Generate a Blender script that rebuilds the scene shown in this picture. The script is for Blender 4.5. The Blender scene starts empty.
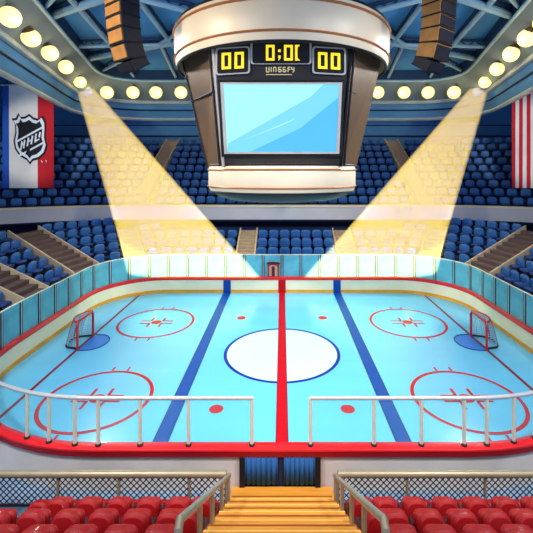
import bpy, math, random
from mathutils import Vector, Matrix
random.seed(7)
PI = math.pi
scn = bpy.context.scene
COL = scn.collection
F, CX, HY, H = 390.0, 282.0, 170.0, 8.0       # focal length in pixels, vanishing column, horizon row, eye height

def ray(px, py):
    return Vector(((px - CX) / F, 1.0, (HY - py) / F))
def at(px, py, Y):
    r = ray(px, py) * Y
    return Vector((r.x, Y, H + r.z))
def onz(px, py, z):
    r = ray(px, py)
    Y = (z - H) / r.z
    return Vector((r.x * Y, Y, z))

# ------------------------------------------------------------------ materials
def lin(c):
    return tuple(((v / 255) / 12.92 if v / 255 <= .04045 else ((v / 255 + .055) / 1.055) ** 2.4) for v in c)
MATS = {}
def mat(name, rgb, rough=.5, metal=0.0, var=.12, scale=3.0, emit=None, estr=0.0, spec=.4, coat=0.0, stretch=(1, 1, 1)):
    m = bpy.data.materials.new(name); m.use_nodes = True
    nt = m.node_tree; b = nt.nodes['Principled BSDF']
    c = lin(rgb)
    tc = nt.nodes.new('ShaderNodeTexCoord'); mp = nt.nodes.new('ShaderNodeMapping'); mp.inputs['Scale'].default_value = stretch
    nz = nt.nodes.new('ShaderNodeTexNoise'); nz.inputs['Scale'].default_value = scale; nz.inputs['Detail'].default_value = 4
    cr = nt.nodes.new('ShaderNodeValToRGB')
    cr.color_ramp.elements[0].position = .3; cr.color_ramp.elements[1].position = .7
    cr.color_ramp.elements[0].color = tuple(v * (1 - var) for v in c) + (1,)
    cr.color_ramp.elements[1].color = tuple(min(1, v * (1 + var)) for v in c) + (1,)
    nt.links.new(tc.outputs['Object'], mp.inputs['Vector']); nt.links.new(mp.outputs['Vector'], nz.inputs['Vector'])
    nt.links.new(nz.outputs['Fac'], cr.inputs['Fac']); nt.links.new(cr.outputs['Color'], b.inputs['Base Color'])
    b.inputs['Roughness'].default_value = rough; b.inputs['Metallic'].default_value = metal
    b.inputs['Specular IOR Level'].default_value = spec; b.inputs['Coat Weight'].default_value = coat
    if emit:
        b.inputs['Emission Color'].default_value = lin(emit) + (1,); b.inputs['Emission Strength'].default_value = estr
    MATS[name] = m
    return m
def glass_mat(name, rgb, fac, rough=.15, tint=(235, 250, 250)):
    m = bpy.data.materials.new(name); m.use_nodes = True
    nt = m.node_tree; b = nt.nodes['Principled BSDF']; out = nt.nodes['Material Output']
    b.inputs['Base Color'].default_value = lin(rgb) + (1,); b.inputs['Roughness'].default_value = rough
    tr = nt.nodes.new('ShaderNodeBsdfTransparent'); tr.inputs['Color'].default_value = lin(tint) + (1,)
    tl = nt.nodes.new('ShaderNodeBsdfTranslucent'); tl.inputs['Color'].default_value = lin(rgb) + (1,)
    mx = nt.nodes.new('ShaderNodeMixShader'); mx2 = nt.nodes.new('ShaderNodeMixShader'); mx2.inputs['Fac'].default_value = .2
    tc = nt.nodes.new('ShaderNodeTexCoord')
    nz = nt.nodes.new('ShaderNodeTexNoise'); nz.inputs['Scale'].default_value = 1.3; nz.inputs['Detail'].default_value = 2
    mr = nt.nodes.new('ShaderNodeMapRange'); mr.inputs['From Min'].default_value = .3; mr.inputs['From Max'].default_value = .7
    mr.inputs['To Min'].default_value = max(0, fac - .12 * (fac > .2)); mr.inputs['To Max'].default_value = fac + .12 * (fac > .2)
    nt.links.new(tc.outputs['Object'], nz.inputs['Vector']); nt.links.new(nz.outputs['Fac'], mr.inputs['Value'])
    nt.links.new(b.outputs[0], mx2.inputs[1]); nt.links.new(tl.outputs[0], mx2.inputs[2])
    nt.links.new(mr.outputs[0], mx.inputs['Fac']); nt.links.new(tr.outputs[0], mx.inputs[1]); nt.links.new(mx2.outputs[0], mx.inputs[2])
    nt.links.new(mx.outputs[0], out.inputs['Surface'])
    MATS[name] = m
    return m
mat('ice', (110, 202, 236), .22, 0, .05, .35, spec=.45, stretch=(.35, 2.5, 1))
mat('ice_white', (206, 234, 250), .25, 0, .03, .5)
mat('line_red', (196, 14, 28), .4, 0, .06, spec=.15)
mat('line_dark_red', (140, 10, 34), .4, 0, .06, spec=.15)
mat('line_blue', (16, 74, 156), .4, 0, .08, spec=.15)
mat('line_navy', (16, 40, 110), .4, 0, .05)
mat('crease', (40, 124, 214), .35, 0, .06)
mat('ring_blue', (14, 46, 150), .4, 0, .05, spec=.15)
mat('board_white', (255, 236, 196), .45, 0, .05, 1)
mat('kick_yellow', (244, 164, 40), .45, 0, .1, 1)
mat('rim_red', (226, 26, 34), .35, 0, .08, 1, coat=.2)
mat('rim_dark_red', (150, 14, 26), .4, 0, .08, 1)
mat('board_grey', (214, 204, 196), .6, 0, .08, 1)
mat('silver', (214, 210, 204), .3, .35, .06, 8)
mat('cream_rail', (232, 222, 196), .35, .1, .06, 4)
mat('brass_rail', (168, 152, 122), .35, .3, .1, 3)
mat('ink', (10, 12, 20), .6, 0, .1)
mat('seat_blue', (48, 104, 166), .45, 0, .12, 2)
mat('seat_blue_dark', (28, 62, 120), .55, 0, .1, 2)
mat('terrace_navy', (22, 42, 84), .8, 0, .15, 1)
mat('floor_navy', (26, 34, 58), .8, 0, .15, 1)
mat('walkway', (128, 150, 172), .8, 0, .2, 2)
mat('wall_blue', (84, 144, 196), .8, 0, .14, .35)
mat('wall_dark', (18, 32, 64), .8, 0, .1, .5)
mat('ceiling_blue', (74, 150, 216), .85, 0, .22, .22)
mat('truss', (150, 186, 210), .45, .2, .12, .6)
mat('truss_dark', (30, 60, 96), .6, .1, .12, .6)
mat('fascia', (206, 200, 200), .6, 0, .08, .4)
mat('fascia_lip', (236, 214, 176), .5, 0, .06, 1)
mat('soffit', (112, 128, 142), .7, 0, .15, .5)
mat('cornice', (176, 190, 198), .4, .1, .1, 1)
mat('aisle_brown', (98, 76, 70), .7, 0, .12, 2)
mat('aisle_tan', (176, 150, 118), .7, 0, .12, 2)
mat('aisle_edge', (206, 178, 140), .6, 0, .08, 2)
mat('cream', (236, 216, 184), .4, .05, .1, .35)
mat('orange_trim', (196, 118, 62), .4, .3, .1, 1)
mat('bronze', (112, 86, 62), .42, .35, .16, .5)
mat('gunmetal', (62, 56, 54), .45, .3, .14, .7)
mat('panel_dark', (44, 40, 40), .5, .2, .12, .7)
mat('led_back', (22, 12, 10), .4)
mat('frame_light', (206, 196, 186), .35, .4, .08, 2)
mat('digit', (250, 214, 30), .5, emit=(255, 214, 30), estr=1.1)
mat('caption', (214, 196, 150), .5, emit=(214, 196, 150), estr=.25)
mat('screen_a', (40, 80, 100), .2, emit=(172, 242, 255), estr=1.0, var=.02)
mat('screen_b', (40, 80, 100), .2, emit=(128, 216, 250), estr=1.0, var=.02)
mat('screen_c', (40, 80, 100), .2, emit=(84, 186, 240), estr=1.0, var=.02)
mat('speaker_lit_tan', (178, 122, 62), .5, .1, .22, 2)  # lamp-lit copy of the speaker colour, warm light painted into faces turned left
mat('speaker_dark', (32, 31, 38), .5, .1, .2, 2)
mat('lamp_lens', (255, 236, 160), .5, emit=(255, 234, 160), estr=1.15, var=.01)
mat('lamp_ring', (255, 190, 70), .5, emit=(255, 186, 60), estr=.9, var=.01)
mat('lamp_housing', (120, 96, 60), .5, .4)
mat('flag_white', (238, 232, 222), .8, 0, .06, 1)
mat('flag_red', (206, 28, 40), .8, 0, .08, 1)
mat('flag_blue', (30, 84, 176), .8, 0, .08, 1)
mat('emblem_black', (18, 18, 22), .7)
mat('emblem_white', (240, 244, 248), .7, var=.02)
mat('seat_red', (170, 8, 12), .56, 0, .12, 3, coat=.1)
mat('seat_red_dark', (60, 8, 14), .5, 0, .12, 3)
mat('wood_gold', (226, 148, 52), .45, 0, .16, 1.2, stretch=(.6, 8, 8))
mat('wood_light', (250, 190, 92), .4, 0, .1, 1.2, stretch=(.6, 8, 8))
mat('wood_dark', (150, 84, 26), .5, 0, .16, 1.2, stretch=(.6, 8, 8))
mat('curtain', (36, 92, 150), .8, 0, .16, 2, stretch=(6, 1, .6))
mat('curtain_dark', (20, 36, 64), .8)
mat('net', (150, 174, 190), .7, 0, .05)
mat('goal_red', (196, 40, 40), .35, .1, .08)
mat('goal_base', (24, 20, 26), .5)
mat('booth_wood', (150, 52, 44), .5, 0, .2, 3)
mat('booth_light', (214, 140, 118), .5, 0, .15, 3)
mat('booth_dark', (84, 22, 24), .5, 0, .15, 3)
mat('wire', (26, 30, 38), .45, .4, .1)
glass_mat('glass_cyan', (138, 228, 244), .6, .12, (205, 244, 246))
glass_mat('glass_clear', (170, 220, 228), .06, .05, (248, 253, 253))

# ------------------------------------------------------------------ mesh builder
class MB:
    def __init__(s): s.v, s.f, s.m = [], [], []
    def add(s, vs, fs, mi=0):
        o = len(s.v); s.v += [tuple(v) for v in vs]
        s.f += [tuple(i + o for i in f) for f in fs]; s.m += [mi] * len(fs)
        return s
    def hexa(s, b, t, mi=0):            # four bottom corners, four top corners
        return s.add(list(b) + list(t), [(3, 2, 1, 0), (4, 5, 6, 7), (0, 1, 5, 4), (1, 2, 6, 5), (2, 3, 7, 6), (3, 0, 4, 7)], mi)
    def box(s, x0, x1, y0, y1, z0, z1, mi=0):
        return s.hexa([(x0, y0, z0), (x1, y0, z0), (x1, y1, z0), (x0, y1, z0)], [(x0, y0, z1), (x1, y0, z1), (x1, y1, z1), (x0, y1, z1)], mi)
    def obox(s, c, ax, ay, az, mi=0):   # centre and three half-axes
        c, ax, ay, az = map(Vector, (c, ax, ay, az))
        return s.hexa([c - ax - ay - az, c + ax - ay - az, c + ax + ay - az, c - ax + ay - az], [c - ax - ay + az, c + ax - ay + az, c + ax + ay + az, c - ax + ay + az], mi)
    def tube(s, pts, r, n=10, mi=0, closed=False):
        pts = [Vector(p) for p in pts]; vs, fs = [], []
        N = len(pts); prev = None
        for i, p in enumerate(pts):
            a = pts[i - 1] if (i > 0 or closed) else p; b = pts[(i + 1) % N] if (i < N - 1 or closed) else p
            t = (b - a).normalized()
            if prev is None:
                u = t.cross(Vector((0, 0, 1)));
                if u.length < 1e-3: u = t.cross(Vector((1, 0, 0)))
            else: u = prev - t * prev.dot(t)
            u.normalize(); prev = u; w = t.cross(u)
            rr = r[i] if isinstance(r, (list, tuple)) else r
            for k in range(n):
                q = 2 * PI * k / n
                vs.append(p + (u * math.cos(q) + w * math.sin(q)) * rr)
        L = N if closed else N - 1
        for i in range(L):
            j = (i + 1) % N
            for k in range(n):
                l = (k + 1) % n
                fs.append((i * n + k, i * n + l, j * n + l, j * n + k))
        if not closed: fs += [tuple(range(n - 1, -1, -1)), tuple((N - 1) * n + k for k in range(n))]
        return s.add(vs, fs, mi)
    def lathe(s, prof, c=(0, 0, 0), n=48, mi=0, axis=None, cap=True):
        c = Vector(c); M = Matrix.Identity(3)
        if axis is not None: M = Vector((0, 0, 1)).rotation_difference(Vector(axis)).to_matrix()
        vs, fs = [], []
        for r, z in prof:
            for k in range(n):
                q = 2 * PI * k / n
                vs.append(c + M @ Vector((r * math.cos(q), r * math.sin(q), z)))
        for i in range(len(prof) - 1):
            for k in range(n):
                l = (k + 1) % n
                fs.append((i * n + k, i * n + l, (i + 1) * n + l, (i + 1) * n + k))
        if cap: fs += [tuple(range(n - 1, -1, -1)), tuple((len(prof) - 1) * n + k for k in range(n))]
        return s.add(vs, fs, mi)
    def prism(s, poly, fn, h0, h1, mi=0):    # 2-D outline mapped by fn(u, v, height)
        n = len(poly)
        vs = [fn(u, v, h0) for u, v in poly] + [fn(u, v, h1) for u, v in poly]
        fs = [tuple(range(n - 1, -1, -1)), tuple(range(n, 2 * n))] + [(i, (i + 1) % n, n + (i + 1) % n, n + i) for i in range(n)]
        return s.add(vs, fs, mi)
    def rings(s, rings, closed=True, cap=False, mi=0):   # bridge point rings of equal length
        n = len(rings[0]); vs = [p for r in rings for p in r]; fs = []
        for i in range(len(rings) - 1):
            for k in range(n if closed else n - 1):
                l = (k + 1) % n
                fs.append((i * n + k, i * n + l, (i + 1) * n + l, (i + 1) * n + k))
        if cap: fs += [tuple(range(n - 1, -1, -1)), tuple((len(rings) - 1) * n + k for k in range(n))]
        return s.add(vs, fs, mi)
    def slab(s, w, h, d, r, c=(0, 0, 0), tilt=0, bev=.03, taper=1.0, mi=0, bulge=.02):   # upright cushion, thickness along y
        out = []
        for cx, cz, a0 in ((1, 1, 0), (-1, 1, 90), (-1, -1, 180), (1, -1, 270)):
            rr = r if cz > 0 else r * .6
            for k in range(5):
                q = math.radians(a0 + 90 * k / 4)
                x = cx * (w / 2 - rr) + rr * math.cos(q); z = cz * (h / 2 - rr) + rr * math.sin(q)
                out.append((x * (1 if z > 0 else taper), z))
        ct, st = math.cos(tilt), math.sin(tilt)
        def mp(x, y, z): return (c[0] + x, c[1] + y * ct + z * st, c[2] + z * ct - y * st)
        R = []
        for y, k in ((-d / 2 - bulge, .45), (-d / 2 - bulge * .4, .86), (-d / 2 + bev * .3, 1 - bev * .9 / w * 1.2), (-d / 2 + bev, 1), (d / 2 - bev, 1), (d / 2 - bev * .3, 1 - bev * .9 / w * 1.2), (d / 2, .9)):
            R.append([mp(x * k, y, z * k) for x, z in out])
        return s.rings(R, True, True, mi)
    def build(s, name, mats, parent=None, smooth=False, loc=None):
        me = bpy.data.meshes.new(name); me.from_pydata(s.v, [], s.f)
        if not isinstance(mats, (list, tuple)): mats = [mats]
        for m in mats: me.materials.append(MATS[m])
        me.polygons.foreach_set('material_index', s.m)
        me.update()
        import bmesh
        bm = bmesh.new(); bm.from_mesh(me); bmesh.ops.recalc_face_normals(bm, faces=bm.faces); bm.to_mesh(me); bm.free()
        if smooth:
            me.polygons.foreach_set('use_smooth', [True] * len(me.polygons))
            me.set_sharp_from_angle(angle=math.radians(42))
        o = bpy.data.objects.new(name, me); COL.objects.link(o)
        if parent: o.parent = parent
        if loc is not None: o.location = loc
        return o
def tag(o, label=None, cat=None, group=None, kind=None):
    if label: o['label'] = label
    if cat: o['category'] = cat
    if group: o['group'] = group
    if kind: o['kind'] = kind
    return o
def thing(name, label, cat, loc=(0, 0, 0), rz=0, group=None, kind=None):
    o = bpy.data.objects.new(name, None); COL.objects.link(o); o.location = loc; o.rotation_euler = (0, 0, rz); o.empty_display_size = .2
    return tag(o, label, cat, group, kind)
def structure(mb, name, mats, smooth=False, label=None):
    return tag(mb.build(name, mats, None, smooth), label, None, None, 'structure')
def dup(root, loc, rz, label):
    r = root.copy(); COL.objects.link(r); r.location = loc; r.rotation_euler = (0, 0, rz); r['label'] = label
    for ch in list(root.children):
        c = ch.copy(); COL.objects.link(c); c.parent = r
        for g in list(ch.children):
            d = g.copy(); COL.objects.link(d); d.parent = c
    return r
ORD = ['zeroth', 'first', 'second', 'third', 'fourth', 'fifth', 'sixth', 'seventh', 'eighth', 'ninth', 'tenth', 'eleventh', 'twelfth', 'thirteenth', 'fourteenth',
       'fifteenth', 'sixteenth', 'seventeenth', 'eighteenth', 'nineteenth', 'twentieth', 'twenty-first', 'twenty-second', 'twenty-third', 'twenty-fourth', 'twenty-fifth',
       'twenty-sixth', 'twenty-seventh', 'twenty-eighth', 'twenty-ninth', 'thirtieth', 'thirty-first', 'thirty-second', 'thirty-third', 'thirty-fourth', 'thirty-fifth',
       'thirty-sixth', 'thirty-seventh', 'thirty-eighth', 'thirty-ninth', 'fortieth']

# ------------------------------------------------------------------ rink outline
W, YN, YF, RN, RF = 10.9, 9.95, 25.4, 6.1, 3.6
def outline(d, na=14):
    """closed outline, d metres outside the ice edge, starting at the middle of the near side and running clockwise over the left"""
    P = []
    def arc(cx, cy, r, a0, a1):
        for k in range(na + 1):
            a = math.radians(a0 + (a1 - a0) * k / na); P.append((cx + r * math.cos(a), cy + r * math.sin(a)))
    P.append((0, YN - d))
    arc(-W + RN, YN + RN, RN + d, 270, 180)
    arc(-W + RF, YF - RF, RF + d, 180, 90)
    P.append((0, YF + d))
    arc(W - RF, YF - RF, RF + d, 90, 0)
    arc(W - RN, YN + RN, RN + d, 0, -90)
    return P
def farpath(d, y0, na=24):
    P = [(-W - d, y0)]
    for k in range(na + 1):
        a = math.radians(180 - 90 * k / na); P.append((-W + RF + (RF + d) * math.cos(a), YF - RF + (RF + d) * math.sin(a)))
    for k in range(na + 1):
        a = math.radians(90 - 90 * k / na); P.append((W - RF + (RF + d) * math.cos(a), YF - RF + (RF + d) * math.sin(a)))
    P.append((W + d, y0))
    return P
def walk(P, step, s0=0.0, s1=None):
    """points every step along a polyline: (point, tangent, arc position)"""
    out, acc, nxt = [], 0.0, s0
    for a, b in zip(P, P[1:]):
        a, b = Vector(a), Vector(b); L = (b - a).length
        if L < 1e-6: continue
        while nxt <= acc + L + 1e-9:
            if s1 is not None and nxt > s1: return out
            out.append((a + (b - a) * ((nxt - acc) / L), (b - a) / L, nxt)); nxt += step
        acc += L
    return out
def plen(P): return sum((Vector(b) - Vector(a)).length for a, b in zip(P, P[1:]))

# ------------------------------------------------------------------ floor, ice and its markings
structure(MB().box(-27, 27, 0, 39, -.4, -.06), 'floor', 'floor_navy')
structure(MB().box(-9, 9, 8.6, 10.6, -.06, -.04), 'floor_walkway', 'walkway')
ice = MB()
ring = outline(.02)
ice.prism(ring, lambda u, v, h: (u, v, h), -.06, 0)
ice = tag(ice.build('rink_ice', 'ice'), 'pale cyan sheet of ice marked with red and blue lines inside the boards', 'ice rink')
ZM = .006
def mark(mb, name, mats, label=None): return tag(mb.build(name, mats, ice), label)
def flat_disc(mb, cx, cy, r, z, n=64, mi=0, sy=1):
    mb.add([(cx + r * math.cos(2 * PI * k / n), cy + sy * r * math.sin(2 * PI * k / n), z) for k in range(n)], [tuple(range(n))], mi)
def flat_ring(mb, cx, cy, r0, r1, z, n=80, mi=0):
    mb.rings([[(cx + r * math.cos(2 * PI * k / n), cy + r * math.sin(2 * PI * k / n), z) for k in range(n)] for r in (r0, r1)], True, False, mi)
def rect(mb, x0, x1, y0, y1, z, mi=0): mb.add([(x0, y0, z), (x1, y0, z), (x1, y1, z), (x0, y1, z)], [(0, 1, 2, 3)], mi)
CC = (0, 17.15)
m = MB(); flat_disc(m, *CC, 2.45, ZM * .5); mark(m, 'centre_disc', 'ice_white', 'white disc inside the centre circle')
m = MB(); flat_ring(m, *CC, 2.4, 2.54, ZM); mark(m, 'centre_circle', 'ring_blue', 'blue centre circle')
m = MB(); rect(m, -.16, .16, YN, YF, ZM * 2); rect(m, -.19, -.16, YN, YF, ZM * 2, 1); rect(m, .16, .19, YN, YF, ZM * 2, 1); mark(m, 'centre_line', ['line_red', 'line_dark_red'], 'red centre line')
for sx in (-1, 1):
    m = MB(); x = sx * 3.58
    rect(m, x - .19, x + .19, YN, YF, ZM * 2); rect(m, x - .235, x - .19, YN, YF, ZM * 2, 1); rect(m, x + .19, x + .235, YN, YF, ZM * 2, 1)
    mark(m, 'blue_line', ['line_blue', 'line_navy'], 'blue line across the ice')
    m = MB(); x = sx * 9.12; rect(m, x - .065, x + .065, YN + 1.2, YF - .45, ZM); mark(m, 'goal_line', 'line_dark_red', 'thin dark red goal line')
    m = MB(); pts = [(sx * 9.07, 18.1 - .85), (sx * 9.07, 18.1 + .85)] + [(sx * (9.07 - .98 * math.sin(PI * k / 24) ** .7), 18.1 + .85 * math.cos(PI * k / 24)) for k in range(1, 24)]
    m.add([(x, y, ZM) for x, y in pts], [tuple(range(len(pts)))])
    cr = [(sx * (9.07 - .98 * math.sin(PI * k / 24) ** .7), 18.1 + .85 * math.cos(PI * k / 24)) for k in range(25)]
    m.tube([(x, y, ZM) for x, y in cr], .03, 4, 1)
    mark(m, 'goal_crease', ['crease', 'line_navy'], 'blue goal crease')
    for yy, fx, fr in ((20.5, 6.6, 1.96), (13.65, 6.46, 1.88)):
        m = MB(); flat_ring(m, sx * fx, yy, fr - .13, fr, ZM)
        for tx in (-.3, .3):
            for sg in (-1, 1): rect(m, sx * fx + tx - .04, sx * fx + tx + .04, yy + sg * fr - (.0 if sg > 0 else .3), yy + sg * fr + (.3 if sg > 0 else .0), ZM)
        mark(m, 'faceoff_circle', 'line_red', 'red face-off circle')
        m = MB(); flat_disc(m, sx * fx, yy, .26, ZM)
        for tx in (-1, 1):
            for ty in (-1, 1):
                a, b = sorted((sx * fx + tx * .28, sx * fx + tx * .85)); rect(m, a, b, yy + ty * .17 - .05, yy + ty * .17 + .05, ZM)
                a, b = sorted((yy + ty * .17, yy + ty * .62)); rect(m, sx * fx + tx * .3 - .055, sx * fx + tx * .3 + .055, a, b, ZM)
        mark(m, 'faceoff_spot', 'line_red', 'red face-off spot with hash marks')
    for yy in (21.1, 13.05):
        m = MB(); flat_disc(m, sx * 2.2, yy, .24, ZM, 32); mark(m, 'neutral_spot', 'line_red', 'red neutral zone dot')

# ------------------------------------------------------------------ boards
boards = thing('rink_boards', 'white boards with red top rail and yellow kickplate around the ice', 'boards', (0, 0, 0))
def swept(sections, name, mats, parent=boards, smooth=True, label=None):
    m = MB(); m.rings([[(x, y, z) for x, y in outline(d)] for d, z in sections]); o = m.build(name, mats, parent, smooth)
    return tag(o, label)
swept([(0, 0), (-.02, 0), (-.02, .2), (0, .2)], 'kickplate', 'kick_yellow', label='yellow kickplate')
swept([(.0, .2), (.0, .84), (.06, .84), (.06, .2)], 'board_panel', 'board_white')
swept([(-.03, .84), (-.04, 1.02), (-.02, 1.05), (.22, 1.05), (.25, 1.03), (.25, .98), (.23, .98), (.23, .84), (-.03, .84)], 'top_rail', 'rim_red', label='red top rail')
swept([(.235, .97), (.235, .85), (.2, .85)], 'rail_skirt', 'rim_dark_red', label='dark red skirt below the top rail')
swept([(.17, .85), (.17, -.06)], 'outer_panel', 'board_grey', label='grey outside face')
for x, mt in ((-3.58, 'line_blue'), (3.58, 'line_blue'), (0, 'line_red')):
    m = MB().box(x - .24, x + .24, YF - .025, YF - .003, .0, .84); m.build('line_stripe', mt, boards)

# near doorway with curtains under the top rail
dw = thing('curtained_doorway', 'dark framed doorway with two blue curtains at the foot of the stairs', 'doorway', (0, YN - .17, 0))
m = MB()
m.box(-1.06, -.93, -.1, -.005, .0, .84); m.box(.83, .96, -.1, -.005, .0, .84)
m.build('door_frame', 'ink', dw)
MB().box(-.93, .83, -.02, -.006, .0, .84).build('door_opening', 'curtain_dark', dw)
for x0, x1 in ((-.93, -.11), (.05, .83)):
    m = MB(); n = 60; lo, hi = [], []
    for i in range(n + 1):
        t = i / n; x = x0 + (x1 - x0) * t; y = -.055 + .03 * math.sin(t * 2 * PI * 6.5)
        lo.append((x, y - .01, .17 + .012 * math.sin(t * 9))); hi.append((x, y, .84))
    m.rings([lo, hi], False)
    o = m.build('curtain', 'curtain', dw, True)
    sm = o.modifiers.new('thick', 'SOLIDIFY'); sm.thickness = .012

# ------------------------------------------------------------------ far glass panels, one by one
go_ = outline(.11, 28); gp = go_[23:30] + farpath(.11, 20)[1:-1] + [(-x, y) for x, y in reversed(go_[23:30])]
step = plen(gp) / round(plen(gp) / 1.25)
w = walk(gp, step)
for i in range(len(w) - 1):
    (a, ta, sa), (b, tb, sb) = w[i], w[i + 1]
    mid = (a + b) / 2
    seg = [q for q, t, s in walk(gp, step / 6, sa, sb + 1e-4)]
    if i < (len(w) - 1) / 2: lab = f'cyan glass panel in the far barrier, {ORD[i + 1]} from its left end'
    else: lab = f'cyan glass panel in the far barrier, {ORD[len(w) - 1 - i]} from its right end'
    g = thing('glass_panel', lab, 'glass panel', (mid.x, mid.y, 1.05), 0, 'glass panels of the far barrier')
    L = [(q.x - mid.x, q.y - mid.y) for q in seg]
    nrm = Vector((-(b - a).y, (b - a).x)).normalized()
    m = MB(); m.rings([[(x + nrm.x * o, y + nrm.y * o, z) for x, y in L] for o, z in ((-.008, 0), (-.008, 1.4), (.008, 1.4), (.008, 0), (-.008, 0))], False)
    m.build('pane', 'glass_cyan', g, True)
    p = Vector((a.x - mid.x, a.y - mid.y, 0))
    po = MB().tube([p, p + Vector((0, 0, 1.41))], .05, 10).build('post', 'silver', g, True)
    k = Vector((ta.x, ta.y, 0)); inn = Vector((ta.y, -ta.x, 0))
    MB().obox(p + Vector((0, 0, .7)) + inn * .03, k * .08, inn * .012, (0, 0, .7)).build('gasket', 'ink', po)
    MB().tube([(x, y, 1.41) for x, y in L], .032, 8).build('top_rail', 'cream_rail', g, True)

# ------------------------------------------------------------------ near railings on the boards
near = outline(.1, 20)
half = len(near)
left_path = [Vector((-.72, YN - .1))] + [Vector(p) for p in near[1:18]]
def railing(sx, label, pxs):
    P = [Vector((p.x * sx * (1 if sx < 0 else 1), p.y)) if sx < 0 else Vector((-p.x, p.y)) for p in left_path]
    if sx < 0: P = left_path
    r = thing('barrier_railing', label, 'railing', (P[0].x, P[0].y, 1.05))
    o = Vector((P[0].x, P[0].y))
    top = 1.19
    loc = [(p.x - o.x, p.y - o.y) for p in P]
    MB().tube([(x, y, top) for x, y in loc], .05, 10).build('handrail', 'silver', r, True)
    # posts where the photo shows them (distance along the path)
    T = plen(P); dense = walk(P, .02)
    pos = []
    for px in pxs:
        best = min(dense, key=lambda e: abs((e[0].x / e[0].y) - (px - CX) / F) if e[2] < T * .62 else 9)
        pos.append(best[2])
    extra = pos[-1] + 1.2
    while extra < T: pos.append(extra); extra += 1.25
    for s in pos:
        q = min(dense, key=lambda e: abs(e[2] - s)); x, y = q[0].x - o.x, q[0].y - o.y
        po = MB().tube([(x, y, 0), (x, y, top)], .045, 10).build('post', 'cream_rail', r, True)
        MB().lathe([(.075, 0), (.075, .03), (.05, .05)], (x, y, 0), 12).build('foot', 'ink', po, True)
    for s0, s1 in zip(pos, pos[1:]):
        seg = [e[0] - o for e in walk(P, (s1 - s0) / 5, s0, s1 + 1e-4)]
        m = MB(); m.rings([[(q.x, q.y + off, z) for q in seg] for off, z in ((-.006, .03), (-.006, top - .05), (.006, top - .05), (.006, .03), (-.006, .03))], False)
        m.build('pane', 'glass_clear', r, True)
    return r
railing(-1, 'pale steel railing on the near boards left of the stair gap', (252, 188.5, 140, 98, 75, 49, 27))
railing(1, 'pale steel railing on the near boards right of the stair gap', (309, 373.6, 421, 464, 487, 514, 535))

# ------------------------------------------------------------------ goals
def goal(sx, label):
    g = thing('hockey_goal', label, 'goal', (sx * 9.12, 18.1, 0))
    hw, h, dp = .72, 1.2, .62
    def R(x): return sx * x
    f = MB().tube([(0, -hw, .0), (0, -hw, h - .12), (0, -hw + .12, h), (0, hw - .12, h), (0, hw, h - .12), (0, hw, 0)], .055, 10).build('goal_frame', 'goal_red', g, True)
    n = 10
    top = [(R(.42 * math.sin(PI * k / n) ** .6), -hw + 2 * hw * k / n, h) for k in range(n + 1)]
    base = [(R(dp * 1.25 * math.sin(PI * k / n) ** .35), -hw + 2 * hw * k / n, .03) for k in range(n + 1)]
    MB().tube(top, .05, 8).build('top_hoop', 'goal_red', g, True)
    MB().tube(base, .05, 8).build('base_hoop', 'goal_base', g, True)
    for q in (3, 7): MB().tube([top[q], Vector(top[q]).lerp(Vector(base[q]), .5) + Vector((R(.03), 0, 0)), base[q]], .03, 6).build('back_stay', 'goal_base', g, True)
    net = MB()
    for i in range(0, 21):
        t = i / 20; k = t * n; a = min(int(k), n - 1); q = k - a
        p0 = Vector(top[a]).lerp(Vector(top[a + 1]), q); p1 = Vector(base[a]).lerp(Vector(base[a + 1]), q)
        net.tube([p0, p0.lerp(p1, .5) + Vector((R(.03), 0, 0)), p1], .014, 4)
    for j in range(1, 11):
        t = j / 11
        net.tube([Vector(a).lerp(Vector(b), t) + Vector((R(.03 * math.sin(PI * t)), 0, 0)) for a, b in zip(top, base)], .014, 4)
    for j in range(1, 12):
        y = -hw + 2 * hw * j / 12; k = j / 12 * n; a = min(int(k), n - 1); xx = Vector(top[a]).lerp(Vector(top[a + 1]), k - a).x
        net.tube([(0, y, h), (xx, y, h)], .014, 4)
    for j in range(1, 4): net.tube([(p[0] * j / 4, p[1], h) for p in top], .014, 4)
    net.build('goal_net', 'net', g)
    return g
goal(-1, 'red framed hockey goal with white net at the left end')
goal(1, 'red framed hockey goal with white net at the right end')

# ------------------------------------------------------------------ wooden booth behind the far glass
b = thing('wooden_box', 'small reddish wooden box with arched panel standing on the far boards at the centre line', 'box', (-.57, YF + .01, 1.05))
MB().box(-.38, .38, -.015, .05, 0, .84).build('box_body', 'booth_wood', b)
m = MB(); m.prism([(-.44, .82), (.44, .82), (.44, .88)] + [(.44 * math.cos(PI * k / 12), .88 + .08 * math.sin(PI * k / 12)) for k in range(1, 12)] + [(-.44, .88)], lambda u, v, h: (u, h, v), -.035, .055)
m.build('box_lid', 'booth_dark', b)
def arch(w, z0, z1): return [(-w, z0), (w, z0), (w, z1 - w * .5)] + [(w * math.cos(PI * k / 10), z1 - w * .5 + w * .5 * math.sin(PI * k / 10)) for k in range(1, 10)] + [(-w, z1 - w * .5)]
m = MB(); m.prism(arch(.27, .04, .76), lambda u, v, h: (u, h, v), -.026, -.015); dp_ = m.build('box_panel', 'booth_light', b)
m = MB(); m.prism(arch(.1, .04, .68), lambda u, v, h: (u, h, v), -.034, -.026); m.build('panel_slot', 'booth_dark', dp_)

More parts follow.
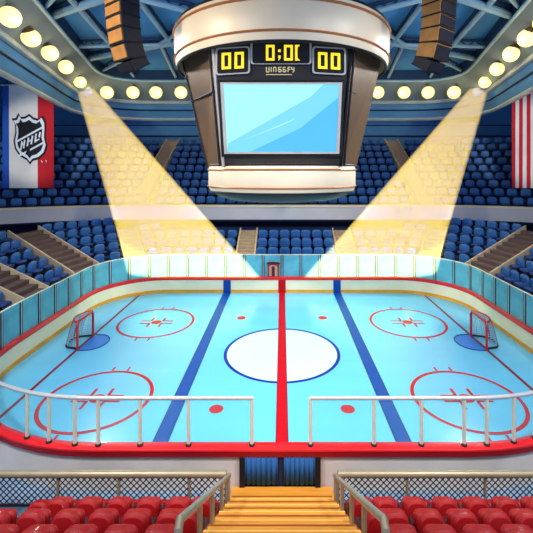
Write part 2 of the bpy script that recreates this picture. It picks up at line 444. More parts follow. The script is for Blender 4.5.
# ------------------------------------------------------------------ lower stand: terraces, aisles, seats
ROWS = 5
def rowd(k): return 1.25 + .95 * k
def rowz(k): return 2.7 + .45 * k - .88        # floor of the row
Y0S = 13.5
m = MB(); ringsP = []
prof = [(.86, -.06)]
for k in range(ROWS): prof += [(rowd(k) - .42 if k == 0 else rowd(k) - .475, rowz(k)), (rowd(k) + .475, rowz(k))]
prof += [(rowd(4) + 1.1, rowz(4)), (rowd(4) + 1.1, -.06)]
prof[0] = (rowd(0) - .42, -.06)
m.rings([[(x, y, z) for x, y in farpath(d, Y0S)] for d, z in prof], False)
structure(m, 'floor_terrace_lower', 'terrace_navy')

def fas(X): return 29.62 - .036 * max(0, abs(X) - 11) ** 2
def inframe(p, mx=14):
    if p[1] < 2: return False
    px = CX + F * p[0] / p[1]; py = HY + F * (H - p[2]) / p[1]
    return -mx < px < 533 + mx and py < 545

# aisles as (inner point, outer point) in plan
cl = Vector((-W + RF, YF - RF)); crn = Vector((W - RF, YF - RF))
def rad(c, deg, d): return c + Vector((math.cos(math.radians(deg)), math.sin(math.radians(deg)))) * (RF + d)
AISLES = [
    (Vector((-W - .6, 18.3)), Vector((-W - 5.2, 18.3)), 'brown aisle steps in the left stand nearest the frame edge', 'aisle_brown', .85),
    (rad(cl, 166, .6), rad(cl, 166, 5.2), 'brown aisle steps with beige edges rising in the left corner stand', 'aisle_brown', 1.0),
    (rad(cl, 121, .6), rad(cl, 121, 4.5), 'tan lower aisle steps in the left yellow light beam', 'aisle_tan', .58),
    (Vector((-2.5, YF + .6)), Vector((-2.5, YF + 4.1)), 'tan lower aisle steps just left of the middle seat block', 'aisle_tan', .58),
    (Vector((4.45, YF + .6)), Vector((4.45, YF + 4.1)), 'tan lower aisle steps just right of the middle seat block', 'aisle_tan', .58),
    (rad(crn, 59, .6), rad(crn, 59, 4.5), 'tan lower aisle steps in the right yellow light beam', 'aisle_tan', .58),
    (rad(crn, 14, .6), rad(crn, 14, 5.2), 'brown aisle steps with beige edges rising in the right corner stand', 'aisle_brown', 1.0),
]
def aisle(p0, p1, zf, width, label, mt, base_drop, nsteps, group='aisle stairs of the stands', edge_h=.1):
    d = (p1 - p0); L = d.length; d.normalize(); s = Vector((-d.y, d.x))
    t = thing('aisle_stairs', label, 'stairs', (p0.x, p0.y, zf(0) - base_drop), 0, group)
    def mp(a, lat, z): return Vector((d.x * a + s.x * lat, d.y * a + s.y * lat, z - zf(0) + base_drop))
    m = MB()
    for i in range(nsteps):
        a0, a1 = L * i / nsteps, L * (i + 1) / nsteps; z = zf((a0 + a1) / 2)
        zb = zf(0) - base_drop
        m.hexa([mp(a0, -width / 2, zb), mp(a1, -width / 2, zb), mp(a1, width / 2, zb), mp(a0, width / 2, zb)],
               [mp(a0, -width / 2, z), mp(a1, -width / 2, z), mp(a1, width / 2, z), mp(a0, width / 2, z)])
    m.build('steps', mt, t)
    for sg in (-1, 1):
        a, b_ = width / 2 * sg, (width / 2 + .1) * sg
        m = MB().hexa([mp(0, a, zf(0) - base_drop), mp(L, a, zf(0) - base_drop), mp(L, b_, zf(0) - base_drop), mp(0, b_, zf(0) - base_drop)],
                      [mp(0, a, zf(0) + edge_h), mp(L, a, zf(L) + edge_h), mp(L, b_, zf(L) + edge_h), mp(0, b_, zf(0) + edge_h)])
        tag(m.build('side_kerb', 'aisle_edge', t), 'beige side kerb')
    return t
for p0, p1, lab, mt, hw_ in AISLES:
    big = hw_ > .7
    aisle(p0, p1, lambda a: rowz(0) + (.5 if big else .3) + (.45 / .95) * (a - .5), hw_ * 2, lab, mt, 1.9, 10, edge_h=.2 if big else .1)

# one blue seat, then copies
proto = thing('stadium_seat', 'x', 'seat', (0, 0, 0), 0, 'blue stadium seats')
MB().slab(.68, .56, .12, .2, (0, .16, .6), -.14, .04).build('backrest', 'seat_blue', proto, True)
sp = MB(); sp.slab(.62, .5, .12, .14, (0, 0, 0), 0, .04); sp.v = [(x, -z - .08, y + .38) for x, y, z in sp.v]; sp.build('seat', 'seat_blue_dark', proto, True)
MB().box(-.07, .07, .0, .2, 0, .34).build('pedestal', 'ink', proto)
seats = []      # (distance, loc, rz, label)
BN = ['lower left stand before its first aisle', 'lower left stand between two brown aisles', 'lower left corner stand', 'lower far stand left of middle', 'lower far middle block', 'lower far stand right of middle', 'lower right corner stand', 'lower right stand']
for k in range(ROWS):
    P = farpath(rowd(k), Y0S); dense = walk(P, .05)
    cuts = []
    for p0, p1, _, _, _ in AISLES:
        dd = (p1 - p0).normalized(); q = p0 + dd * (rowd(k) - .6)
        cuts.append(min(dense, key=lambda e: (e[0] - q).length)[2])
    T = plen(P); edges = [0] + cuts + [T]; hws = [0] + [e[4] + .14 for e in AISLES] + [0]
    for bi in range(len(edges) - 1):
        a, b_ = edges[bi] + hws[bi], edges[bi + 1] - hws[bi + 1]
        n = int((b_ - a) / .78)
        if n < 1: continue
        sp_ = (b_ - a) / n
        run = []
        for i in range(n):
            q, t, s = min(dense, key=lambda e: abs(e[2] - (a + sp_ * (i + .5))))
            inward = Vector((t.y, -t.x))
            loc = Vector((q.x, q.y, rowz(k)))
            if q.y > fas(q.x) - .38: continue                      # under the balcony, out of sight
            if not inframe(loc + Vector((0, 0, .8))): continue
            run.append((loc, math.atan2(inward.y, inward.x) + PI / 2))
        for i, (loc, rz) in enumerate(run):
            lab = f'blue seat in {BN[bi]}, {ORD[k + 1]} row up, {ORD[i + 1]} from left'
            seats.append(((loc - Vector((0, 0, 8))).length, loc, rz, lab))
# upper stand
UR = 9
def uy(j): return .95 + .8 * j
def uz(j): return 5.95 + .62 * j - .88
UA = (-10.9, 10.9)
for j in range(UR):
    run = {0: [], 1: [], 2: []}
    n0 = -29
    for i in range(59):
        X = -23.2 + .8 * i
        if any(abs(X - a) < .98 for a in UA): continue
        loc = Vector((X, fas(X) + uy(j), uz(j)))
        if not inframe(loc + Vector((0, 0, .8)), 12): continue
        sl = (fas(X + .1) - fas(X - .1)) / .2
        run[0 if X < UA[0] else 1 if X < UA[1] else 2].append((loc, math.atan(sl)))
    for bi, nm in enumerate(('left block', 'middle block', 'right block')):
        for i, (loc, rz) in enumerate(run[bi]):
            px = CX + F * loc.x / loc.y; py = HY + F * (H - loc.z - .8) / loc.y
            seats.append(((loc - Vector((0, 0, 8))).length, loc, rz, f'blue seat in upper stand {nm}, {ORD[j + 1]} row up, {ORD[i + 1]} from left'))
seats.sort(key=lambda e: e[0])
first = True
for d, loc, rz, lab in seats[:300]:
    if first: proto.location = loc; proto.rotation_euler = (0, 0, rz); proto['label'] = lab; first = False
    else: dup(proto, loc, rz, lab)
rest = MB()
parts = [(c.data, {'seat_blue': 0, 'seat_blue_dark': 1, 'ink': 2}[c.data.materials[0].name]) for c in proto.children]
parts = [([tuple(v.co) for v in d.vertices], [tuple(p.vertices) for p in d.polygons], mi) for d, mi in parts]
for d, loc, rz, lab in seats[300:]:
    c, s = math.cos(rz), math.sin(rz)
    for vs, fs, mi in parts:
        rest.add([(loc.x + x * c - y * s, loc.y + x * s + y * c, loc.z + z) for x, y, z in vs], fs, mi)
tag(rest.build('stadium_seats', ['seat_blue', 'seat_blue_dark', 'ink'], None, True), 'rows of blue seats filling the rear of the upper stand', 'seats', None, 'stuff')

# upper terraces, balcony and back walls
XS = [-26 + 52 * i / 64 for i in range(65)]
def curve(off, z): return [(x, fas(x) + off, z) for x in XS]
m = MB(); pr = [(.3, uz(0))]
for j in range(UR): pr += [(uy(j) + .4, uz(j))] + ([(uy(j) + .4, uz(j + 1))] if j < UR - 1 else [])
pr += [(uy(8) + 1.4, uz(8))]
m.rings([curve(o, z) for o, z in pr], False)
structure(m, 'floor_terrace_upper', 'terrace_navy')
m = MB(); m.rings([curve(o, z) for o, z in ((-.1, 4.25), (-.1, 5.2), (.2, 5.2), (.2, 4.25), (-.1, 4.25))], False); structure(m, 'wall_balcony', 'fascia')
m = MB(); m.rings([curve(o, z) for o, z in ((-.16, 5.2), (-.16, 5.34), (.32, 5.34), (.32, 5.2), (-.16, 5.2))], False); structure(m, 'trim_1', 'fascia_lip')
m = MB(); m.rings([curve(o, z) for o, z in ((-.14, 4.13), (-.14, 4.25), (.3, 4.25), (.3, 4.13), (-.14, 4.13))], False); structure(m, 'trim_2', 'wall_dark')
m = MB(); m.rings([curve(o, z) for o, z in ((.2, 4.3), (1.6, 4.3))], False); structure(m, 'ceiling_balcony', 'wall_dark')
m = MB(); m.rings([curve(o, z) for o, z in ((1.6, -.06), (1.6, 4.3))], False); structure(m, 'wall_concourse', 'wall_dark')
for i, X in enumerate(UA):
    lab = ('grey upper aisle steps in the left light beam', 'grey upper aisle steps in the right light beam')[i]
    sl = -.3 * (1 if X < 0 else -1) * -1
    p0 = Vector((X + (-.35 if X < 0 else .35), fas(X) + .55)); p1 = Vector((X + (.5 if X < 0 else -.5), fas(X) + 7.6))
    aisle(p0, p1, lambda a: uz(0) + .35 + .775 * (a), 1.15, lab, 'aisle_tan', .3, 18, edge_h=.06)
# back wall with its bands
YB = 38.4
structure(MB().box(-27, 27, YB, YB + .3, -.06, 17.4), 'wall_back', 'wall_blue')
structure(MB().box(-27, 27, YB - .06, YB, 11.25, 11.4), 'trim_3', 'wall_dark')
structure(MB().box(-27, 27, YB - .06, YB, 12.35, 12.43), 'trim_4', 'wall_dark')
structure(MB().box(-27.3, -27, 12, YB, -.06, 17.4), 'wall_left', 'wall_blue')
structure(MB().box(27, 27.3, 12, YB, -.06, 17.4), 'wall_right', 'wall_blue')
structure(MB().box(-27, 27, 9, YB, 17.2, 17.4), 'ceiling', 'ceiling_blue')

# ------------------------------------------------------------------ lamp bulkhead hung below the ceiling
half_ring = [(-11.4, 11.0), (-12.4, 14.7), (-13.4, 18.5), (-14.4, 22.35), (-15.4, 26.2), (-16.4, 30.0), (-16.85, 32.0), (-16.9, 33.6), (-16.4, 35.2), (-15.3, 36.5), (-13.8, 37.2), (-12, 37.4), (-6, 37.4), (0, 37.4)]
ringP = [Vector(p) for p in half_ring] + [Vector((-x, y)) for x, y in reversed(half_ring[:-1])]
def off_ring(d):
    out = []
    for i, p in enumerate(ringP):
        a = ringP[max(i - 1, 0)]; b_ = ringP[min(i + 1, len(ringP) - 1)]; t = (b_ - a).normalized(); n = Vector((t.y, -t.x))   # inward
        out.append(p + n * d)
    return out
def sweep_ring(secs, name, mt):
    m = MB(); m.rings([[(p.x, p.y, z) for p in off_ring(d)] for d, z in secs], False); return structure(m, name, mt, True)
sweep_ring([(1.5, 16.2), (.1, 14.55)], 'ceiling_soffit', 'soffit')
sweep_ring([(1.5, 17.2), (1.5, 16.2)], 'wall_bulkhead', 'truss_dark')
sweep_ring([(0, 14.4), (-.45, 13.0)], 'wall_bulkhead_lower', 'wall_blue')
for n_, (d, z, r, mt) in enumerate(((1.5, 16.2, .12, 'truss'), (.05, 14.45, .2, 'cornice'), (-.45, 12.9, .17, 'cornice'), (-.2, 13.75, .07, 'wall_dark'))):
    m = MB(); m.tube([(p.x, p.y, z) for p in off_ring(d)], r, 8, 0); structure(m, f'trim_{5 + n_}', mt, True)
# upright struts on the bulkhead
# lamps
def lamp(p, label, r=.46):
    t = thing('floodlight', label, 'lamp', p, 0, 'round floodlights along the ceiling edge')
    nr = min(off_ring(0.0), key=lambda q: (q - Vector((p.x, p.y))).length)
    up = (Vector((nr.x - p.x, nr.y - p.y, 0)) * .3 + Vector((0, 0, .8))).normalized()       # towards the soffit it hangs from
    MB().lathe([(r * .3, .85), (r * .3, .55), (r * .62, .42), (r * .7, .3), (r * .66, .28)], (0, 0, 0), 24, axis=up).build('housing', 'lamp_housing', t, True)
    m = MB().lathe([(.01, -r)] + [(r * math.sin(q), -r * math.cos(q)) for q in [PI * k / 14 for k in range(1, 14)]] + [(.01, r)], (0, 0, 0), 28)
    m.build('lens', 'lamp_lens', t, True)
    l = bpy.data.lights.new('floodlight_glow', 'POINT'); l.energy = 30; l.color = (1, .72, .3); l.shadow_soft_size = .05
    o = bpy.data.objects.new('floodlight_glow', l); COL.objects.link(o); aim = (Vector((0, 17, 10)) - p).normalized(); o.location = p + aim * .75
    return t
def lamp_on_soffit(px, py, label):
    # where the sight line meets the lamp line of the bulkhead (z about 15.3)
    lampz = 14.85
    p = onz(px, py, lampz) if py < 90 else at(px, 92.5, 34.6 if px in (107, 454) else 35.6)
    lamp(p, label, .46 if py < 90 else .56)
    return p
def lamp_on(px, py, label):
    p = at(px, py, 33.3); lamp(p, label); return p
nm = ['nearest the camera', 'second nearest', 'third nearest', 'fourth nearest']
for i, (px, py) in enumerate(((10, 17), (31, 38), (50, 53), (66, 67))): lamp_on_soffit(px, py, f'glowing round floodlight on the left ceiling edge, {nm[i]}')
for i, (px, py) in enumerate(((544, 22), (527, 38), (511, 54), (497, 69))): lamp_on_soffit(px, py, f'glowing round floodlight on the right ceiling edge, {nm[i]}')
for i, (px, py) in enumerate(((107, 93.5), (133, 93.5), (156, 93.5), (181, 93.5))): lamp_on_soffit(px, py, f'glowing round floodlight on the far ceiling edge, left run, {ORD[i + 1]} from left')
for i, (px, py) in enumerate(((378, 93.5), (404, 93.5), (428, 93.5), (454, 93.5))): lamp_on_soffit(px, py, f'glowing round floodlight on the far ceiling edge, right run, {ORD[i + 1]} from left')
LL = [lamp_on_soffit(80, 82, 'glowing floodlight at the top of the left light beam, upper of two'), lamp_on(87, 92, 'glowing floodlight at the top of the left light beam, lower of two')]
LR = [lamp_on_soffit(485, 82, 'glowing floodlight at the top of the right light beam, upper of two'), lamp_on(478, 92, 'glowing floodlight at the top of the right light beam, lower of two')]

# ------------------------------------------------------------------ ceiling trusses
def beam(px0, px1, r, mt='truss', z=16.55):
    m = MB(); a, b_ = onz(*px0, z), onz(*px1, z)
    m.tube([a, b_], r, 8); m.tube([a + Vector((0, 0, .4)), b_ + Vector((0, 0, .4))], r * .8, 8, 1)
    n = max(3, int((b_ - a).length / 1.0))
    for i in range(n):
        q0 = a.lerp(b_, i / n); q1 = a.lerp(b_, (i + .5) / n) + Vector((0, 0, .4)); q2 = a.lerp(b_, (i + 1) / n)
        m.tube([q0, q1, q2], r * .35, 5, 1)
    return structure(m, 'roof_beam', [mt, 'truss_dark'], True)
for mir in (False, True):
    def X(p): return (2 * CX - p[0], p[1]) if mir else p
    for a, b_, r in (((28, 24), (118, -6), .16), ((30, 22), (60, -8), .09), ((66, -6), (112, 46), .12), ((72, 62), (190, 40), .15), ((66, 47), (190, 44), .1),
                     ((140, 2), (176, 50), .11), ((92, 76), (150, 47), .09), ((160, 44), (176, 78), .1), ((112, 46), (136, 80), .08), ((128, -4), (215, 18), .12), ((200, 20), (160, 44), .09)):
        beam(X(a), X(b_), r * 1.3)

# ------------------------------------------------------------------ scoreboard
SC = Vector((0, 17.6, 0))
sb = thing('scoreboard', 'large hanging scoreboard with cream rings and blue video screen over centre ice', 'scoreboard', (0, 17.6, 7.0))
ZB = 7.0
def rel(p): return (p[0] - 0, p[1] - 17.6, p[2] - ZB)
m = MB().lathe([(4.3, 13.1), (4.46, 12.5), (4.5, 12.36), (4.58, 12.36), (4.64, 12.55), (4.68, 13.0), (4.7, 13.85), (4.6, 14.0), (4.3, 14.1), (1.5, 14.3)], (0, 0, -ZB), 72)
tag(m.build('upper_ring', 'cream', sb, True), 'cream upper ring')
for r, z, rr, mt in ((4.72, 13.72, .045, 'orange_trim'), (4.67, 12.66, .04, 'orange_trim'), (4.64, 13.97, .05, 'ink'), (4.54, 12.34, .06, 'ink')):
    MB().tube([(r * math.cos(2 * PI * k / 72), r * math.sin(2 * PI * k / 72), z - ZB) for k in range(72)], rr, 6, 0, True).build('ring_trim', mt, sb, True)
m = MB().lathe([(2.9, 8.25), (3.2, 8.2), (3.26, 8.05), (3.26, 7.3), (3.18, 7.12), (3.0, 7.08)], (0, 0, -ZB), 64)
tag(m.build('lower_ring', 'cream', sb, True), 'cream lower ring')
for r, z, rr, mt in ((3.28, 8.02, .035, 'orange_trim'), (3.27, 7.32, .035, 'orange_trim'), (3.2, 8.2, .05, 'ink'), (3.16, 7.1, .05, 'ink')):
    MB().tube([(r * math.cos(2 * PI * k / 64), r * math.sin(2 * PI * k / 64), z - ZB) for k in range(64)], rr, 6, 0, True).build('ring_trim', mt, sb, True)
m = MB().lathe([(3.1, 7.12), (2.9, 6.92), (2.3, 6.72), (1.2, 6.6), (.05, 6.58)], (0, 0, -ZB), 64)
tag(m.build('underside', 'panel_dark', sb, True), 'dark rounded underside')
TA, BA = (35, 76, 104, 145), (44, 80, 100, 136)
ZT, ZL = 13.0, 8.15
RT, RL = 4.42, 3.3
def polyring(r, z, ang):
    A = [-90 - a for a in reversed(ang)] + [-90 + a for a in ang]
    return [Vector((r * math.cos(math.radians(a)), 17.6 + r * math.sin(math.radians(a)), z)) for a in A]
top, bot = polyring(RT, ZT, TA), polyring(RL, ZL, BA)
m = MB()
n = len(top)
for i in range(n):
    j = (i + 1) % n
    m.add([rel(bot[i]), rel(bot[j]), rel(top[j]), rel(top[i])], [(0, 1, 2, 3)], 1 if i == 3 else 0)
m.add([rel(p) for p in top], [tuple(range(n))]); m.add([rel(p) for p in bot], [tuple(range(n))])
m.build('body', ['bronze', 'panel_dark'], sb)
# front facet frame of reference
fTL, fTR, fBL, fBR = top[3], top[4], bot[3], bot[4]
fn = (fTR - fTL).cross(fBL - fTL).normalized()
if fn.y > 0: fn = -fn
cam = Vector((0, 0, H))
def onfacet(px, py, h=0.0):
    r = ray(px, py); t = (fTL + fn * h - cam).dot(fn) / r.dot(fn)
    return cam + r * t
def F2(px, py, h): return rel(onfacet(px, py) + fn * h)
def plate(poly, h0, h1, name, mt, parent=sb):
    m = MB(); m.prism(poly, F2, h0, h1); return m.build(name, mt, parent)
def frame(poly, wd, h0, h1, name, mt, parent):
    cx = sum(p[0] for p in poly) / len(poly); cy = sum(p[1] for p in poly) / len(poly)
    m = MB()
    for i in range(len(poly)):
        a, b_ = poly[i], poly[(i + 1) % len(poly)]
        def grow(p):
            dx, dy = p[0] - cx, p[1] - cy; L = math.hypot(dx, dy); k = 1 + wd * 1.3 / L; return (cx + dx * k, cy + dy * k)
        m.prism([a, b_, grow(b_), grow(a)], F2, h0, h1)
    return m.build(name, mt, parent)
def rrect(x0, x1, y0, y1, r, skew=0):
    out = []
    for cx, cy, a0 in ((x1 - r, y0 + r, -90), (x1 - r, y1 - r, 0), (x0 + r, y1 - r, 90), (x0 + r, y0 + r, 180)):
        for k in range(4):
            q = math.radians(a0 + 30 * k); out.append((cx + r * math.cos(q), cy + r * math.sin(q) + skew * (cx - (x0 + x1) / 2)))
    return out
SCR = [(223.5, 84), (339, 84), (336, 151.5), (227.5, 151.5)]
scr = plate(SCR, .03, .05, 'screen', 'screen_a')
scr['label'] = 'pale blue video screen'
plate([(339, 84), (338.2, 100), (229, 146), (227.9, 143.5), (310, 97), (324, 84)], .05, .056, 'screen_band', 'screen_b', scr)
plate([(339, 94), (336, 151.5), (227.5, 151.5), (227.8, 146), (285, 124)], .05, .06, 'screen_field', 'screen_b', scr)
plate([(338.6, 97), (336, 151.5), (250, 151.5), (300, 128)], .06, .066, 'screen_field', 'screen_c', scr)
frame(SCR, 2.6, .0, .12, 'screen_frame', 'frame_light', scr)
frame([(220, 81), (342.6, 81), (339.6, 155), (224, 155)], 2.0, .0, .08, 'screen_border', 'ink', scr)
# edge trims of the facet and grooves of the side facets
def strip(a, b_, r, mt, name='edge_trim'): MB().tube([rel(a), rel(b_)], r, 6).build(name, mt, sb, True)
for i in (3, 4):
    strip(top[i], bot[i], .06, 'frame_light'); 
    sg = -1 if i == 3 else 1
    o = Vector((sg * .14, .06, 0)); strip(top[i] + o, bot[i] + o, .05, 'ink')
for i, j in ((2, 3), (4, 5)):
    q = .42
    strip(top[i].lerp(bot[i], q), top[j].lerp(bot[j], q), .035, 'ink', 'side_groove')
    strip(top[i], bot[i], .06, 'ink')
# digits: seven-segment style outlines on the facet
SEGS = {'0': 'abcdef', '[': 'adef'}
def digit(ch, x, y, w_, h_, th, parent, skew):
    m = MB()
    def q(u, v): return (x + u * w_, y + v * h_ + skew * u * w_)
    tx, ty = th / w_, th / h_
    S = {'a': [(0, 0), (1, 0), (1 - tx, ty), (tx, ty)], 'd': [(tx, 1 - ty), (1 - tx, 1 - ty), (1, 1), (0, 1)],
         'f': [(0, 0), (tx, ty), (tx, 1 - ty), (0, 1)], 'b': [(1, 0), (1, 1), (1 - tx, 1 - ty), (1 - tx, ty)]}
    for sname in ('afdb' if ch == '0' else 'afd'): m.prism([q(u, v) for u, v in S[sname]], F2, .05, .08)
    return m.build('digit', 'digit', parent)
for (x0, x1, y0, y1, sk, label) in ((217.5, 248.5, 48.5, 73, -.06, 'left score panel reading 00'), (313.8, 344, 48.5, 73, .06, 'right score panel reading 00'), (252.5, 309.5, 41.5, 63.5, 0, 'game clock panel')):
    P = rrect(x0, x1, y0, y1, 2.5, sk)
    d_ = plate(P, .0, .05, 'clock_display' if sk == 0 else 'score_display', 'led_back'); d_['label'] = label
    frame(P, 1.5, 0, .09, 'display_frame', 'frame_light', d_)
    if sk:
        cx = (x0 + x1) / 2; yy = (y0 + y1) / 2
        digit('0', cx - 11, yy - 8.2 - sk * 11 * -0 + sk * -8, 9.2, 16.4, 2.5, d_, sk)
        digit('0', cx + 1.8, yy - 8.2 + sk * 4, 9.2, 16.4, 2.5, d_, sk)
    else:
        digit('0', 266, 45, 8.6, 15.6, 2.4, d_, 0); digit('0', 284, 45, 8.8, 15.6, 2.4, d_, 0); digit('[', 295, 45, 5, 15.6, 2.4, d_, 0)
        MB().prism([(278.2, 49.5), (280.6, 49.5), (280.6, 52.1), (278.2, 52.1)], F2, .05, .08).build('colon_dot', 'digit', d_)
        MB().prism([(278.2, 55.5), (280.6, 55.5), (280.6, 58), (279, 60.4), (278.2, 60.4), (279, 58), (278.2, 58)], F2, .05, .08).build('colon_dot', 'digit', d_)
# the small strokes under the clock
m = MB()
def stroke(a, b_, wd=.9):
    dx, dy = b_[0] - a[0], b_[1] - a[1]; L = math.hypot(dx, dy); ox, oy = -dy / L * wd / 2, dx / L * wd / 2
    m.prism([(a[0] + ox, a[1] + oy), (b_[0] + ox, b_[1] + oy), (b_[0] - ox, b_[1] - oy), (a[0] - ox, a[1] - oy)], F2, .0, .03)
for x in (266.5, 269, 271.2, 273.6, 276): stroke((x, 67), (x, 72))
stroke((266.5, 72), (269, 72)); stroke((273.6, 67.2), (275.8, 67.2))
for x in (278.6, 283.2): 
    stroke((x, 67), (x, 72)); stroke((x, 67.3), (x + 2.8, 67.3)); stroke((x, 69.6), (x + 2.4, 69.6)); stroke((x + 2.5, 69.6), (x + 2.5, 72)); stroke((x, 71.8), (x + 2.5, 71.8))
stroke((288, 67), (288, 72)); stroke((288, 67.3), (290.4, 67.3)); stroke((288, 69.5), (290.2, 69.5))
stroke((291.6, 67), (291.6, 69.6)); stroke((291.6, 69.6), (294, 69.6)); stroke((294, 67), (294, 71)); stroke((294, 71), (292.6, 72.4))
stroke((266, 74.6), (292, 74.6), .7)
m.build('caption_marks', 'caption', sb)
for sx in (-1, 1):
    for sy in (-1, 1): MB().tube([(sx * 2.8, sy * 2.8, 14.2 - ZB), (sx * 3.6, sy * 3.2, 17.2 - ZB)], .07, 8).build('hanger_cable', 'truss_dark', sb, True)

# ------------------------------------------------------------------ hanging loudspeakers
def speaker(px, sx, label, front, side):
    base = at(px, 20, 14.0)
    t = thing('loudspeaker_array', label, 'loudspeaker', (base.x, base.y, 11.6))
    nrm = Vector((sx * .6, -.8, 0)); tg = Vector((.8, sx * .6, 0))
    p = Vector((0, 0, 2.95)); ang = 0
    ws, dp = .52, .36
    for i, (hh, a) in enumerate(((.66, 1), (.42, 3), (.42, 6), (.5, 10), (.54, 18), (.38, 33))):
        ang = math.radians(a)
        dn = Vector((0, 0, -1)) * math.cos(ang) - nrm * math.sin(ang)         # the column sweeps back as it goes down
        fw = nrm * math.cos(ang) - Vector((0, 0, 1)) * math.sin(ang)
        c = p + dn * hh / 2
        k = 1 - .03 * i
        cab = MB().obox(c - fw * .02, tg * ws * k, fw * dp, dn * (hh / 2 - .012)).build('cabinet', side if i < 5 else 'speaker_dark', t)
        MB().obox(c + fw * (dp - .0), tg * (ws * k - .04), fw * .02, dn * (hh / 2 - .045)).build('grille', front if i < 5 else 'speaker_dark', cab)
        MB().obox(c - fw * .02, tg * (ws * k + .012), fw * (dp + .015), dn * .02).v
        e = p + dn * hh
        MB().obox(e - fw * .02, tg * (ws * k + .015), fw * (dp + .02), dn * .022).build('joint', 'ink', cab)
        p = e
    for s_ in (-1, 1): MB().tube([tg * .3 * s_ + Vector((0, 0, 2.9)), tg * .3 * s_ + Vector((0, 0, 5.6))], .04, 6).build('hanger_cable', 'ink', t, True)
speaker(121.5, -1, 'curved stack of loudspeakers with fronts painted lamp-lit brown hanging left of the scoreboard', 'speaker_lit_tan', 'speaker_dark')
speaker(440, 1, 'curved stack of loudspeakers with dark fronts hanging right of the scoreboard', 'speaker_dark', 'speaker_lit_tan')

# ------------------------------------------------------------------ flags
def banner(x0, x1, Y, stripes, label, z0=6.7, z1=14.1):
    t = thing('hanging_flag', label, 'flag', ((x0 + x1) / 2, Y, z0))
    wd = x1 - x0
    def cloth(u, v, h): return (u * wd - wd / 2, h + .07 * math.sin(u * 9) * (1 - .6 * v) , v * (z1 - z0))
    for i, (u0, u1, mt, nm) in enumerate(stripes):
        m = MB(); nU, nV = 6, 14
        vs = []; fs = []
        for side in (0, .02):
            for a in range(nU + 1):
                for b_ in range(nV + 1): vs.append(cloth(u0 + (u1 - u0) * a / nU, b_ / nV, side))
        N = (nU + 1) * (nV + 1)
        for s_ in (0, N):
            for a in range(nU):
                for b_ in range(nV):
                    q = s_ + a * (nV + 1) + b_; fs.append((q, q + 1, q + nV + 2, q + nV + 1))
        for b_ in range(nV):
            for a in (0, nU):
                q = a * (nV + 1) + b_; fs.append((q, q + 1, q + 1 + N, q + N))
        m.add(vs, fs); m.build('stripe', mt, t, True)
    MB().tube([(-wd / 2 - .15, 0, z1 - z0), (wd / 2 + .15, 0, z1 - z0)], .05, 8).build('flag_pole', 'silver', t, True)
    for s_ in (-1, 1): MB().tube([(s_ * wd * .4, 0, z1 - z0), (s_ * wd * .4, 0, 17.2 - z0)], .02, 5).build('cord', 'ink', t)
    return t, cloth, wd
YFL = 28.0
xa, xb = (2.5 - CX) / F * YFL, (53.5 - CX) / F * YFL
fl, cloth, fw_ = banner(xa, xb, YFL, ((0, .12, 'flag_blue', 0), (.12, .69, 'flag_white', 0), (.69, 1, 'flag_red', 0)), 'white flag with red and blue edges and a black shield emblem at left')
# shield emblem in pixels of the photograph, laid on the cloth
def EM(px, py, h):
    p = at(px, py, YFL); u = (p.x - xa) / fw_; v = (p.z - 6.7) / (14.1 - 6.7); x, y, z = cloth(u, v, 0)
    return (x, y - h, z)
SH = [(18.5, 113), (21, 117), (26, 116.5), (30, 114), (34, 117.5), (39, 119), (43.2, 115.5), (45.8, 121), (46.2, 128), (45.5, 137), (47.5, 146), (45, 154), (39.5, 159), (33.5, 161), (31, 164.5), (28, 160.5), (20, 156), (15, 149), (13.5, 141), (15.5, 132), (15, 124), (11.5, 118.5), (16, 118)]
def shrink(P, k):
    cx, cy = 30, 139; return [(cx + (x - cx) * k, cy + (y - cy) * k) for x, y in P]
e = MB(); e.prism(SH, EM, .035, .05); eo = e.build('emblem', 'emblem_black', fl); eo['label'] = 'black and white shield emblem'
e = MB(); e.prism(shrink(SH, .9), EM, .05, .06); e.build('emblem_rim', 'emblem_white', eo)
e = MB(); e.prism(shrink(SH, .76), EM, .06, .07); e.build('emblem_field', 'emblem_black', eo)
e = MB()
for a, b_ in ((((17, 141), (44, 126)), 2.0), (((19, 155.5), (45.5, 141)), 2.0)):
    (x0, y0), (x1, y1) = a; e.prism([(x0, y0), (x1, y1), (x1, y1 + b_), (x0, y0 + b_)], EM, .12, .14)
# slanted letter strokes in the band
def bar(x0, y0, x1, y1, wd=1.5): e.prism([(x0, y0), (x0 + wd, y0), (x1 + wd, y1), (x1, y1)], EM, .12, .14)
bar(22.6, 141.5, 21.4, 150); bar(25.6, 140, 24.4, 148.5); bar(22.9, 141.5, 25.2, 148, 1.0)
bar(29.4, 137.8, 28.2, 146.4); bar(33.2, 135.8, 32, 144.4); e.prism([(29, 141.6), (32.8, 139.6), (32.7, 141.1), (28.9, 143)], EM, .12, .14)
bar(36.6, 133.8, 35.6, 142.6); e.prism([(35.6, 142.6), (40.2, 140), (40.2, 138.5), (35.8, 141)], EM, .12, .14); bar(40.2, 132.2, 39.4, 137.5)
for x, y in ((41, 161.5), (45, 161)): e.prism([(x, y - 1), (x + .9, y - 1), (x + 1.8, y + 1), (x + .9, y + 1)], EM, .035, .045)
e.build('emblem_letters', 'emblem_white', eo)
xa2, xb2 = (512 - CX) / F * YFL, (560 - CX) / F * YFL
NS = 13
banner(xa2, xb2, YFL, [(i / NS, (i + 1) / NS, 'flag_red' if i % 2 == 0 else 'flag_white', 0) for i in range(NS)], 'flag of vertical red and white stripes hanging at right')

